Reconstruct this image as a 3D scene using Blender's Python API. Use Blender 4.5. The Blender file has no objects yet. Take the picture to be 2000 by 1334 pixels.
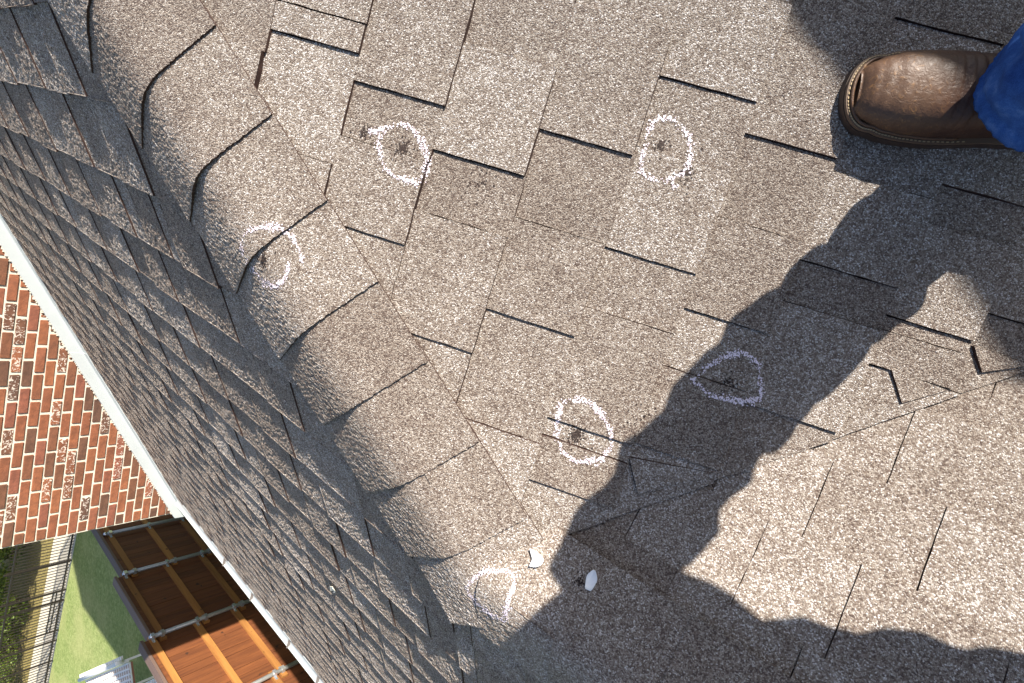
import bpy, bmesh, math, random
from mathutils import Vector, Matrix
from mathutils.bvhtree import BVHTree
from mathutils.geometry import delaunay_2d_cdt
random.seed(11)
SC = bpy.context.scene
COL = SC.collection
R = math.radians

# ------------------------------------------------------------------ camera, sky, sun, exposure
TH = R(30.516); CT, ST, T = math.cos(TH), math.sin(TH), math.tan(TH)
CAM = Vector((0.42359, 0.52493, 0.69885))
cam_d = bpy.data.cameras.new('camera'); cam = bpy.data.objects.new('camera', cam_d); COL.objects.link(cam)
cam_d.sensor_fit = 'HORIZONTAL'; cam_d.sensor_width = 36.0; cam_d.lens = 1014.773 / 2000 * 36
cam_d.clip_start = 0.02; cam_d.clip_end = 400
rw = Matrix(((0.767920, 0.329190, -0.549423), (0.295198, -0.943143, -0.152496), (-0.568423, -0.045087, -0.821490)))
right, down, fwd = rw.col[0], rw.col[1], rw.col[2]
mw = Matrix.Identity(4)
for i in range(3):
    mw[i][0], mw[i][1], mw[i][2], mw[i][3] = right[i], -down[i], -fwd[i], CAM[i]
cam.matrix_world = mw
SC.camera = cam

LIGHT = Vector((-0.50, -1.0, -0.665)).normalized()          # direction in which sunlight travels
world = bpy.data.worlds.new('World'); SC.world = world; world.use_nodes = True
wn = world.node_tree; wn.nodes.clear()
wo = wn.nodes.new('ShaderNodeOutputWorld'); bg = wn.nodes.new('ShaderNodeBackground'); sky = wn.nodes.new('ShaderNodeTexSky')
sky.sky_type = 'NISHITA'; sky.sun_disc = False
sky.sun_elevation = math.asin(-LIGHT.z); sky.sun_rotation = math.atan2(-LIGHT.x, -LIGHT.y)
sky.air_density = 1.0; sky.dust_density = 1.8; sky.ozone_density = 1.2
bg.inputs['Strength'].default_value = 0.085
wn.links.new(sky.outputs[0], bg.inputs[0]); wn.links.new(bg.outputs[0], wo.inputs[0])
sun_d = bpy.data.lights.new('sun', 'SUN'); sun_d.energy = 5.0; sun_d.angle = R(0.55); sun_d.color = (1.0, 0.935, 0.84)
sun = bpy.data.objects.new('sun', sun_d); COL.objects.link(sun)
sun.rotation_euler = LIGHT.to_track_quat('-Z', 'Y').to_euler(); sun.location = (3, 6, 6)
SC.view_settings.view_transform = 'Standard'; SC.view_settings.look = 'None'
SC.view_settings.exposure = 1.12; SC.view_settings.gamma = 1.0

# ------------------------------------------------------------------ materials
def mat(name):
    m = bpy.data.materials.new(name); m.use_nodes = True
    nt = m.node_tree; b = nt.nodes['Principled BSDF']
    return m, nt, b
def N(nt, kind, **kw):
    n = nt.nodes.new(kind)
    for k, v in kw.items():
        if k.startswith('i_'): n.inputs[k[2:].replace('_', ' ')].default_value = v
        else: setattr(n, k, v)
    return n
def ramp(nt, src, stops, interp='LINEAR'):
    r = nt.nodes.new('ShaderNodeValToRGB'); r.color_ramp.interpolation = interp
    e = r.color_ramp.elements
    while len(e) < len(stops): e.new(0.5)
    for el, (p, c) in zip(e, stops):
        el.position = p; el.color = (c[0], c[1], c[2], 1) if len(c) == 3 else c
    nt.links.new(src, r.inputs[0]); return r
def mixc(nt, fac, a, b, mode='MIX'):
    m = nt.nodes.new('ShaderNodeMix'); m.data_type = 'RGBA'; m.blend_type = mode
    for s, v in ((0, fac), (6, a), (7, b)):
        if hasattr(v, 'links'): nt.links.new(v, m.inputs[s])
        else: m.inputs[s].default_value = v if s == 0 or len(v) == 4 else (*v, 1)
    return m.outputs[2]
def math_(nt, op, a, b=None, c=None):
    m = nt.nodes.new('ShaderNodeMath'); m.operation = op
    for i, v in enumerate((a, b, c)):
        if v is None: continue
        if hasattr(v, 'links'): nt.links.new(v, m.inputs[i])
        else: m.inputs[i].default_value = v
    return m.outputs[0]
def plain(name, col, rough=0.6, metal=0.0, noise=0.0, scale=30.0, bump=0.0):
    m, nt, b = mat(name)
    b.inputs['Base Color'].default_value = (*col, 1); b.inputs['Roughness'].default_value = rough; b.inputs['Metallic'].default_value = metal
    if noise or bump:
        g = N(nt, 'ShaderNodeNewGeometry'); n = N(nt, 'ShaderNodeTexNoise', i_Scale=scale, i_Detail=5.0, i_Roughness=0.65)
        nt.links.new(g.outputs['Position'], n.inputs['Vector'])
        lo = [c * (1 - noise) for c in col]; hi = [min(1, c * (1 + noise)) for c in col]
        r = ramp(nt, n.outputs[0], [(0.3, lo), (0.7, hi)]); nt.links.new(r.outputs[0], b.inputs['Base Color'])
        if bump:
            bp = N(nt, 'ShaderNodeBump', i_Strength=bump, i_Distance=0.004); nt.links.new(n.outputs[0], bp.inputs['Height']); nt.links.new(bp.outputs[0], b.inputs['Normal'])
    return m

def granules(name, scale=560.0, tone=1.0, tint=(1, 1, 1)):
    m, nt, b = mat(name)
    g = N(nt, 'ShaderNodeNewGeometry'); pos = g.outputs['Position']
    v = N(nt, 'ShaderNodeTexVoronoi', i_Scale=scale, i_Randomness=1.0); nt.links.new(pos, v.inputs['Vector'])
    sep = N(nt, 'ShaderNodeSeparateColor'); nt.links.new(v.outputs['Color'], sep.inputs[0])
    n1 = N(nt, 'ShaderNodeTexNoise', i_Scale=14.0, i_Detail=4.0, i_Roughness=0.6); nt.links.new(pos, n1.inputs['Vector'])
    n2 = N(nt, 'ShaderNodeTexNoise', i_Scale=70.0, i_Detail=3.0, i_Roughness=0.6); nt.links.new(pos, n2.inputs['Vector'])
    # granule kind: random per grain, shifted by slow patches so that light and dark grains gather
    k = math_(nt, 'ADD', sep.outputs[0], math_(nt, 'MULTIPLY', math_(nt, 'SUBTRACT', n1.outputs[0], 0.5), 0.38))
    k = math_(nt, 'ADD', k, math_(nt, 'MULTIPLY', math_(nt, 'SUBTRACT', n2.outputs[0], 0.5), 0.30))
    oi = N(nt, 'ShaderNodeObjectInfo')
    k = math_(nt, 'ADD', k, math_(nt, 'MULTIPLY', math_(nt, 'SUBTRACT', oi.outputs['Random'], 0.5), 0.22))
    cols = [(0.0, (0.105, 0.068, 0.052)), (0.16, (0.18, 0.130, 0.100)), (0.38, (0.285, 0.228, 0.182)), (0.62, (0.375, 0.318, 0.262)), (0.84, (0.50, 0.45, 0.39)), (1.0, (0.76, 0.73, 0.70))]
    cols = [(p, tuple(min(0.9, c[i] * tone * tint[i]) for i in range(3))) for p, c in cols]
    r = ramp(nt, k, cols)
    ve = N(nt, 'ShaderNodeTexVoronoi', feature='DISTANCE_TO_EDGE', i_Scale=scale); nt.links.new(pos, ve.inputs['Vector'])
    gap = ramp(nt, ve.outputs['Distance'], [(0.02, (0.16, 0.10, 0.085)), (0.20, (1, 1, 1))])   # bitumen between the grains
    nt.links.new(mixc(nt, 0.6, r.outputs[0], gap.outputs[0], 'MULTIPLY'), b.inputs['Base Color'])
    b.inputs['Roughness'].default_value = 0.6; b.inputs['Specular IOR Level'].default_value = 0.5; b.inputs['Diffuse Roughness'].default_value = 1.0
    h = math_(nt, 'SUBTRACT', 1.0, v.outputs['Distance'])
    h2 = math_(nt, 'ADD', math_(nt, 'MULTIPLY', h, 0.7), math_(nt, 'MULTIPLY', sep.outputs[1], 0.6))
    bp = N(nt, 'ShaderNodeBump', i_Strength=1.0, i_Distance=0.0020); nt.links.new(h2, bp.inputs['Height'])
    nt.links.new(bp.outputs[0], b.inputs['Normal'])
    return m
M_GRAN = granules('shingle_granules')
M_EDGE = plain('asphalt_edge', (0.040, 0.017, 0.012), 0.85, noise=0.4, scale=300)
M_DECK = plain('roof_underlay', (0.035, 0.022, 0.018), 0.9)
M_CHALK = plain('chalk', (0.80, 0.71, 0.79), 0.95)
M_BARE = plain('bare_asphalt', (0.028, 0.016, 0.012), 0.8, noise=0.5, scale=400)
M_WHITE = plain('white_painted_metal', (0.47, 0.50, 0.50), 0.35, noise=0.04, scale=6)
M_SEAM = plain('metal_seam', (0.20, 0.17, 0.15), 0.6)
M_MORTAR = plain('lime_mortar', (0.64, 0.585, 0.48), 0.95, noise=0.12, scale=90, bump=0.5)

def brick_mat(name, smear):
    m, nt, b = mat(name)
    oi = N(nt, 'ShaderNodeObjectInfo'); tc = N(nt, 'ShaderNodeNewGeometry'); pos = tc.outputs['Position']
    base = ramp(nt, oi.outputs['Random'], [(0.0, (0.105, 0.058, 0.040)), (0.2, (0.165, 0.074, 0.040)), (0.45, (0.225, 0.084, 0.042)), (0.7, (0.270, 0.105, 0.048)), (1.0, (0.215, 0.080, 0.052))])
    n = N(nt, 'ShaderNodeTexNoise', i_Scale=22.0, i_Detail=6.0, i_Roughness=0.7); nt.links.new(pos, n.inputs['Vector'])
    c = mixc(nt, 0.8, base.outputs[0], ramp(nt, n.outputs[0], [(0.3, (0.55, 0.50, 0.50)), (0.7, (1.3, 1.15, 1.05))]).outputs[0], 'MULTIPLY')
    n3 = N(nt, 'ShaderNodeTexNoise', i_Scale=26.0, i_Detail=3.0, i_Roughness=0.5, i_Distortion=2.5); nt.links.new(pos, n3.inputs['Vector'])
    lo = 0.54 if smear else 0.74
    f = ramp(nt, n3.outputs[0], [(lo, (0, 0, 0)), (lo + 0.07, (1, 1, 1))])
    fm = math_(nt, 'MULTIPLY', f.outputs[0], 0.85 if smear else 0.5)
    c = mixc(nt, fm, c, (0.66, 0.58, 0.50))
    nt.links.new(c, b.inputs['Base Color']); b.inputs['Roughness'].default_value = 0.9
    bp = N(nt, 'ShaderNodeBump', i_Strength=0.6, i_Distance=0.004); nt.links.new(n3.outputs[0], bp.inputs['Height']); nt.links.new(bp.outputs[0], b.inputs['Normal'])
    return m
M_BRICK = brick_mat('red_brick', False); M_BRICK_W = brick_mat('mortar_smeared_brick', True)

def wood(name, c0, c1, axis_scale, knots=False):
    m, nt, b = mat(name)
    oi = N(nt, 'ShaderNodeObjectInfo'); g = N(nt, 'ShaderNodeNewGeometry')
    mp = N(nt, 'ShaderNodeMapping'); mp.inputs['Scale'].default_value = axis_scale; nt.links.new(g.outputs['Position'], mp.inputs['Vector'])
    off = N(nt, 'ShaderNodeCombineXYZ'); nt.links.new(math_(nt, 'MULTIPLY', oi.outputs['Random'], 37.0), off.inputs[0]); nt.links.new(off.outputs[0], mp.inputs['Location'])
    n = N(nt, 'ShaderNodeTexNoise', i_Scale=1.0, i_Detail=6.0, i_Roughness=0.6, i_Distortion=0.6); nt.links.new(mp.outputs[0], n.inputs['Vector'])
    c = ramp(nt, n.outputs[0], [(0.25, c0), (0.75, c1)]).outputs[0]
    c = mixc(nt, 1.0, c, ramp(nt, oi.outputs['Random'], [(0, (0.72, 0.70, 0.68)), (1, (1.2, 1.18, 1.12))]).outputs[0], 'MULTIPLY')
    if knots:
        v = N(nt, 'ShaderNodeTexNoise', i_Scale=9.0, i_Detail=1.0); nt.links.new(g.outputs['Position'], v.inputs['Vector'])
        k = ramp(nt, v.outputs[0], [(0.73, (0, 0, 0)), (0.77, (1, 1, 1))])
        c = mixc(nt, k.outputs[0], c, (0.05, 0.02, 0.01))
    nt.links.new(c, b.inputs['Base Color']); b.inputs['Roughness'].default_value = 0.65
    bp = N(nt, 'ShaderNodeBump', i_Strength=0.3, i_Distance=0.003); nt.links.new(n.outputs[0], bp.inputs['Height']); nt.links.new(bp.outputs[0], b.inputs['Normal'])
    return m
M_PICKET = wood('stained_cedar', (0.085, 0.026, 0.010), (0.205, 0.070, 0.022), (22, 22, 1.6), True)
M_RAIL = wood('pine_rail', (0.25, 0.105, 0.028), (0.40, 0.185, 0.050), (1.6, 22, 22), True)
M_CAPB = wood('weathered_cap_board', (0.13, 0.085, 0.070), (0.22, 0.15, 0.125), (1.6, 22, 22))
M_STEEL = plain('galvanised_steel', (0.42, 0.43, 0.42), 0.45, 0.6, noise=0.15, scale=40)
M_DOME = plain('bright_steel', (0.75, 0.78, 0.85), 0.25, 0.8)
M_IRON = plain('black_iron', (0.018, 0.013, 0.012), 0.5)

# ------------------------------------------------------------------ helpers
def link(o, parent=None):
    COL.objects.link(o)
    if parent: o.parent = parent
    return o
def tag(o, label, cat, group=None):
    o['label'] = label; o['category'] = cat
    if group: o['group'] = group
    return o
def empty(name, loc=(0, 0, 0), parent=None):
    o = bpy.data.objects.new(name, None); o.location = loc; o.empty_display_size = 0.1
    return link(o, parent)
def local(parent, me):
    """meshes are written in world space; a parent that is not at the origin needs the inverse"""
    return me
def mesh_obj(name, verts, faces, mats, parent=None, midx=None, smooth=False):
    me = bpy.data.meshes.new(name); me.from_pydata([tuple(v) for v in verts], [], faces)
    for m in mats: me.materials.append(m)
    if midx: me.polygons.foreach_set('material_index', midx)
    if smooth: me.polygons.foreach_set('use_smooth', [True] * len(me.polygons))
    me.update()
    o = bpy.data.objects.new(name, me); link(o)
    if parent:
        o.parent = parent
        off = Vector((0, 0, 0)); p = parent
        while p: off += p.location; p = p.parent
        o.location = -off
    return o
class MB:
    def __init__(s): s.v = []; s.f = []; s.m = []
    def box(s, c, ax, ay, az, m=0):
        """box with centre c and half-axis vectors"""
        c = Vector(c); ax, ay, az = Vector(ax), Vector(ay), Vector(az); b = len(s.v)
        for i in (-1, 1):
            for j in (-1, 1):
                for k in (-1, 1): s.v.append(c + ax * i + ay * j + az * k)
        flip = ax.cross(ay).dot(az) < 0
        for q in ((0, 1, 3, 2), (4, 6, 7, 5), (0, 4, 5, 1), (2, 3, 7, 6), (0, 2, 6, 4), (1, 5, 7, 3)):
            s.f.append(tuple(b + i for i in (reversed(q) if flip else q))); s.m.append(m)
    def tube(s, pts, rad, n=8, m=0, cap=True):
        pts = [Vector(p) for p in pts]; rings = []
        for i, p in enumerate(pts):
            d = (pts[min(i + 1, len(pts) - 1)] - pts[max(i - 1, 0)]).normalized()
            a = d.orthogonal().normalized() if i == 0 else (a - d * a.dot(d)).normalized()
            c = d.cross(a); r = rad[i] if isinstance(rad, (list, tuple)) else rad
            b = len(s.v); rings.append(b)
            for k in range(n):
                t = 2 * math.pi * k / n; s.v.append(p + (a * math.cos(t) + c * math.sin(t)) * r)
        for u, w in zip(rings, rings[1:]):
            for k in range(n): s.f.append((u + k, u + (k + 1) % n, w + (k + 1) % n, w + k)); s.m.append(m)
        if cap:
            s.f.append(tuple(rings[0] + k for k in reversed(range(n)))); s.m.append(m)
            s.f.append(tuple(rings[-1] + k for k in range(n))); s.m.append(m)
    def prism(s, top, bot, mt=0, ms=1):
        n = len(top); b = len(s.v); s.v += top + bot
        s.f.append(tuple(range(b, b + n))); s.m.append(mt)
        for i in range(n):
            j = (i + 1) % n; s.f.append((b + i, b + n + i, b + n + j, b + j)); s.m.append(ms)
    def build(s, name, mats, parent=None, smooth=False):
        return mesh_obj(name, s.v, s.f, mats, parent, s.m, smooth)
def clip(poly, a, b, c):
    """keep a*x+b*y<=c"""
    out = []
    for i, P in enumerate(poly):
        Q = poly[(i + 1) % len(poly)]; dp = a * P[0] + b * P[1] - c; dq = a * Q[0] + b * Q[1] - c
        if dp <= 0: out.append(P)
        if dp * dq < 0:
            t = dp / (dp - dq); out.append((P[0] + (Q[0] - P[0]) * t, P[1] + (Q[1] - P[1]) * t))
    return out
def area(poly): return 0.5 * sum(poly[i][0] * poly[(i + 1) % len(poly)][1] - poly[(i + 1) % len(poly)][0] * poly[i][1] for i in range(len(poly)))
def wobble(poly, step, amp):
    out = []
    for i, P in enumerate(poly):
        Q = poly[(i + 1) % len(poly)]; L = math.hypot(Q[0] - P[0], Q[1] - P[1])
        out.append(P)
        if L < 1e-6: continue
        nx, ny = -(Q[1] - P[1]) / L, (Q[0] - P[0]) / L
        k = min(9, int(L / step))
        for j in range(1, k):
            t = j / k; d = random.uniform(-amp, amp)
            out.append((P[0] + (Q[0] - P[0]) * t + nx * d, P[1] + (Q[1] - P[1]) * t + ny * d))
    return out

# ------------------------------------------------------------------ the house: roof slopes and shingles
house = tag(empty('house', (0, 0, 0)), 'house with grey brown asphalt shingle roof, hip and valley, and a red brick wall', 'house')
BL = 0.015; AL = T + BL                                      # far slope  z = BL*x + AL*y
nM = Vector((ST, 0, CT)); nR = Vector((0, ST, CT)); nL = Vector((-BL, -AL, 1)).normalized()
WS = math.sin(R(8)); WC = math.cos(R(8)); WP = Vector((-4.494, -1.127, 0))     # brick wall line
wdir = Vector((WS, -WC, 0)); wnrm = Vector((WC, WS, 0))
EAVE = -2.50
def PM(p, q, h=0.0): return Vector((p * CT, q, -p * ST)) + nM * h         # p down the slope, q along
def PR(p, q, h=0.0): return Vector((q, p * CT, -p * ST)) + nR * h         # p down (+Y), q along X
def PL(y, x, h=0.0): return Vector((x, y, BL * x + AL * y)) + nL * h
surf = []                                                     # every shingle polygon, for laying things on the roof
def collect(mb):
    for f in mb.f: surf.append([mb.v[i].copy() for i in f])

def grain_top(mb, poly, P, hf, step, amp, r):
    """rough granule-covered top: jittered points joined into facets (poly must be convex)"""
    if area(poly) < 0: poly = poly[::-1]
    n = len(poly); amin = min(a for a, b in poly); amax = max(a for a, b in poly); bmin = min(b for a, b in poly); bmax = max(b for a, b in poly)
    pts = [Vector(q) for q in poly]; row = 0; a = amin + step * .6
    half = [((poly[i][0], poly[i][1]), (poly[(i + 1) % n][0] - poly[i][0], poly[(i + 1) % n][1] - poly[i][1])) for i in range(n)]
    half = [(o, e, math.hypot(*e)) for o, e in half if math.hypot(*e) > 1e-6]
    while a < amax:
        b = bmin + (step * .5 if row % 2 else step)
        while b < bmax:
            q = (a + r.uniform(-.3, .3) * step, b + r.uniform(-.3, .3) * step)
            if all((e[0] * (q[1] - o[1]) - e[1] * (q[0] - o[0])) / L > step * .35 for o, e, L in half): pts.append(Vector(q))
            b += step
        a += step * .87; row += 1
    vo, _, fo, *_ = delaunay_2d_cdt(pts, [], [list(range(n))], 1, 1e-7)
    base = len(mb.v)
    for i, q in enumerate(vo):
        z = 0.0 if i < n else r.uniform(-.9, .1) * amp
        mb.v.append(P(q[0], q[1], hf(q[0], q[1]) + z))
    nn = P(0, 0, 1) - P(0, 0, 0)
    for f in fo:
        v = [mb.v[base + i] for i in f]
        if (v[1] - v[0]).cross(v[2] - v[0]).dot(nn) < 0: f = list(reversed(f))
        mb.f.append(tuple(base + i for i in f)); mb.m.append(0)

def slab(poly, P, hf, base=-0.004, flare=0.0, grain=None):
    """poly in slope coordinates -> prism"""
    mb = MB()
    if area(poly) < 0: poly = poly[::-1]
    ca = sum(a for a, b in poly) / len(poly); cb = sum(b for a, b in poly) / len(poly)
    top = [P(a, b, hf(a, b)) for a, b in poly]
    bot = []
    for i, (a, b) in enumerate(poly):                         # cut edges slope outwards a little
        (a0, b0), (a1, b1) = poly[i - 1], poly[(i + 1) % len(poly)]; ea, eb = a1 - a0, b1 - b0; L = math.hypot(ea, eb) or 1
        fl = flare if eb / L > 0.8 else 0.0004 if abs(ea) > abs(eb) * 2 else 0.0012
        bot.append(P(a + eb / L * fl, b - ea / L * fl, base))
    n = (top[1] - top[0]).cross(top[2] - top[0])
    nn = P(0, 0, 1) - P(0, 0, 0)
    tot = Vector((0, 0, 0))
    for i in range(1, len(top) - 1): tot += (top[i] - top[0]).cross(top[i + 1] - top[0])
    if tot.dot(nn) < 0: top.reverse(); bot.reverse()
    mb.prism(top, bot)
    if grain:
        mb.f.pop(0); mb.m.pop(0); grain_top(mb, poly, P, hf, grain[0], grain[1], grain[2])
    return mb

main_slope = mesh_obj('main_roof_slope', [PM(-1.6, 0.9 * 1.6, -0.012), PM(0, 0, -0.012), PM(1.9, 1.9 * CT, -0.012), PM(1.9, 3.2, -0.012), PM(-1.6, 3.2, -0.012)], [(0, 1, 2, 3, 4)], [M_DECK], house)
main_slope['label'] = 'sunlit roof slope facing the viewer, with chalk rings'
side_slope = mesh_obj('side_roof_slope', [PR(0, 0, -0.012), PR(0, 3.5, -0.012), PR(1.6, 3.5, -0.012), PR(1.6, 1.6 * CT, -0.012)], [(0, 1, 2, 3)], [M_DECK], house)
side_slope['label'] = 'roof slope across the valley, crossed by shadow'
def wall_x(y): return WP.x + (y - WP.y) * (-WS / WC)
far_pts = [(1.6, -1.6), (0, 0), (0, 2.5), (EAVE, 2.5), (EAVE, wall_x(EAVE)), (1.6, wall_x(1.6))]
far_slope = mesh_obj('far_roof_slope', [PL(y, x, -0.012) for y, x in far_pts], [tuple(range(6))], [M_DECK], house)
far_slope['label'] = 'roof slope falling away beyond the hip, with long striped shadows'
for o in (main_slope, side_slope, far_slope):
    bm = bmesh.new(); bm.from_mesh(o.data); bmesh.ops.recalc_face_normals(bm, faces=bm.faces); bm.to_mesh(o.data); bm.free()

def raised(edges, tabs, lo, hi, rng, wmin, wmax):
    """fill [lo,hi] with cuts: edges given, random ones beyond; returns [(a,b,up)] with 'up' just above each given edge"""
    e = sorted(edges)
    while e and e[0] - 0.3 > lo: e.insert(0, e[0] - rng.uniform(0.26, 0.33))
    if not e: e = [lo + rng.uniform(0, 0.2)]
    while e[-1] + 0.2 < hi: e.append(e[-1] + rng.uniform(0.26, 0.33))
    out = []; prev = lo
    for i, a in enumerate(e):
        nx = e[i + 1] if i + 1 < len(e) else hi
        w = min(rng.uniform(wmin, wmax), (nx - a) * 0.72)
        if a > prev: out.append((prev, a, 0))
        out.append((a, a + w, 1)); prev = a + w
    if prev < hi: out.append((prev, hi, 0))
    return [(max(a, lo), min(b, hi), u) for a, b, u in out if b > lo and a < hi and min(b, hi) - max(a, lo) > 0.004]

rng = random.Random(5)
P_M = [-0.98, -0.833, -0.685, -0.537, -0.389, -0.240, -0.093, 0.0545, 0.1965, 0.331, 0.478, 0.603, 0.746, 0.89, 1.03]
E_M = {4: [0.747, 0.79], 5: [0.4935, 0.7095], 6: [0.3625, 0.6460], 7: [0.4375, 0.7187], 8: [0.192, 0.3008, 0.5823, 0.836], 9: [0.305, 0.530, 0.7935],
       10: [0.4194, 0.6475, 0.990], 11: [0.5325, 0.6075, 0.8015], 12: [0.652, 0.92], 3: [0.86], 2: [1.02]}
LAM = 0.0038
for k in range(1, len(P_M)):
    p0, p1 = P_M[k - 1], P_M[k]
    for a, b, up in raised(E_M.get(k, []), None, -0.05, 1.75, rng, 0.13, 0.19):
        if k == 4 and abs(a - 0.747) < 1e-6: b = 0.7885
        g = 0.0006
        jb = rng.uniform(-0.003, 0.003)
        poly = [(p0 - 0.03, a + g), (p1 + jb, a + g), (p1 + jb, b - g), (p0 - 0.03, b - g)]
        poly = clip(poly, -CT, -1, -0.05)                     # stay right of the hip line (under the caps)
        if poly: poly = clip(poly, CT, -1, 0.004)             # cut along the valley
        if len(poly) < 3 or abs(area(poly)) < 2e-5: continue
        poly = wobble(poly, 0.022, 0.0007)
        base_b = rng.uniform(0.0054, 0.0066); l = LAM * rng.uniform(0.9, 1.15) if up else 0.0
        hf = lambda p, q, p0=p0, p1=p1, bb=base_b, l=l: 0.0012 + bb * max(0.0, (p - p0 + 0.03) / (p1 - p0 + 0.03)) + l + 0.0006 * math.sin(q * 61 + p * 17)
        mb = slab(poly, PM, hf, flare=rng.uniform(0.0012, 0.0032)); collect(mb); mb.build('shingle', [M_GRAN, M_EDGE], main_slope)

# cut corners of shingles lying over the valley
for tri in (((.5133, .5343), (.5463, .4917), (.5995, .5302)), ((.607, .6014), (.6319, .5695), (.690, .600)), ((.1972, .2805), (.2297, .2282), (.335, .300))):
    mb = slab(wobble(list(tri), .02, .0006), PM, lambda p, q: 0.0082, 0.002); collect(mb); mb.build('shingle', [M_GRAN, M_EDGE], main_slope)

# side slope (beyond the valley): butts face +Y, tab sides face -X
P_R = [-0.04, 0.03, 0.183, 0.315, 0.443, 0.575, 0.70, 0.84, 0.98]
E_R = {3: [0.5], 2: [0.30, 0.61], 4: [0.563], 5: [0.494, 0.78], 6: [0.70]}
for k in range(1, len(P_R)):
    p0, p1 = P_R[k - 1], P_R[k]
    for a, b, up in raised(E_R.get(k, []), None, 0.05, 1.6, rng, 0.13, 0.19):
        jb = rng.uniform(-0.003, 0.003)
        poly = [(p0 - 0.03, a + 0.0006), (p1 + jb, a + 0.0006), (p1 + jb, b - 0.0006), (p0 - 0.03, b - 0.0006)]
        poly = clip(poly, CT, -1, 0.03)                       # slips under the main slope at the valley
        if poly: poly = clip(poly, -1, 0, 0.0)
        if len(poly) < 3 or abs(area(poly)) < 2e-5: continue
        poly = wobble(poly, 0.022, 0.0007)
        l = 0.0028 * rng.uniform(0.8, 1.1) if up else 0.0; bb = rng.uniform(0.0046, 0.0058)
        hf = lambda p, q, p0=p0, p1=p1, l=l, bb=bb: -0.008 + bb * max(0.0, (p - p0 + 0.03) / (p1 - p0 + 0.03)) + l
        mb = slab(poly, PR, hf, -0.012, flare=rng.uniform(0.0012, 0.0028)); collect(mb); mb.build('shingle', [M_GRAN, M_EDGE], side_slope)

# far slope: butts face -Y, tab sides face -X
Y_L = [1.14, 1.0, 0.86, 0.72, 0.58, 0.435, 0.30, 0.175, 0.05]
while Y_L[-1] > EAVE + 0.09: Y_L.append(Y_L[-1] - 0.1335)
Y_L[-1] = EAVE + 0.0
E_L = {4: [-1.12, -1.48], 5: [-1.0, -1.36, -1.72], 6: [-1.01, -0.82], 7: [-0.85, -1.14], 8: [-0.62, -1.16], 9: [-0.745, -0.3], 10: [-0.18, -0.5], 11: [-0.055, -0.335], 12: [-0.225]}
far_field = MB(); n_far = 0; cand = []
for k in range(1, len(Y_L)):
    y0, y1 = Y_L[k - 1], Y_L[k]
    lo = wall_x(y1) - 0.02; hi = 2.3
    cuts = []
    for a, b, up in raised(E_L.get(k, []), None, lo, hi, rng, 0.13, 0.20):
        cuts += [(a, 0.0, up), (0.0, b, up)] if a < -0.01 and b > 0.01 else [(a, b, up)]
    for a, b, up in cuts:
        jb = rng.uniform(-0.004, 0.004)
        poly = [(y0 + 0.03, a + 0.0008), (y1 + jb, a + 0.0008), (y1 + jb, b - 0.0008), (y0 + 0.03, b - 0.0008)]
        if (a + b) / 2 < 0: poly = clip(poly, 1, 1, -0.06)   # ends under the hip caps
        else: poly = clip(poly, 1, 0, -0.05)                 # ends under the ridge caps
        if len(poly) < 3 or abs(area(poly)) < 2e-5: continue
        bb = rng.uniform(0.0068, 0.0080); l = rng.uniform(0.0024, 0.0034) if up else 0.0
        ph = rng.uniform(0, 6)
        hf = lambda y, x, y0=y0, y1=y1, bb=bb, l=l, ph=ph: 0.0008 + bb * max(0.0, (y0 + 0.03 - y) / (y0 + 0.03 - y1)) + l + 0.0005 * math.sin(x * 23 + ph)
        pc = [PL(y_, x_) for y_, x_ in poly]; c = sum(pc, Vector()) / len(pc); dist = (c - CAM).length
        q = rw.transposed() @ (c - CAM); seen = q.z > 0.05 and abs(q.x / q.z) * 1014.8 < 1150 and abs(q.y / q.z) * 1014.8 < 850
        mb = slab(poly, PL, hf, -0.006, grain=(min(0.0064, 0.0030 + 0.0014 * dist), 0.70 * min(0.0064, 0.0030 + 0.0014 * dist), rng) if seen else None)
        cand.append(((c - CAM).length, mb))
cand.sort(key=lambda t: t[0])
inframe = []
for dist, mb in cand:
    c = mb.v[0]; q = rw.transposed() @ (c - CAM)
    vis = q.z > 0 and -1120 < q.x / q.z * 1014.8 < 1120 and -800 < q.y / q.z * 1014.8 < 800
    if vis and n_far < 170:
        n_far += 1; collect(mb); mb.build('shingle', [M_GRAN, M_EDGE], far_slope)
    else:
        o = len(far_field.v); far_field.v += mb.v; far_field.f += [tuple(i + o for i in f) for f in mb.f]; far_field.m += mb.m
ff = far_field.build('shingle_field', [M_GRAN, M_EDGE], far_slope); ff['kind'] = 'stuff'
for f in far_field.f: surf.append([far_field.v[i].copy() for i in f])

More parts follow.
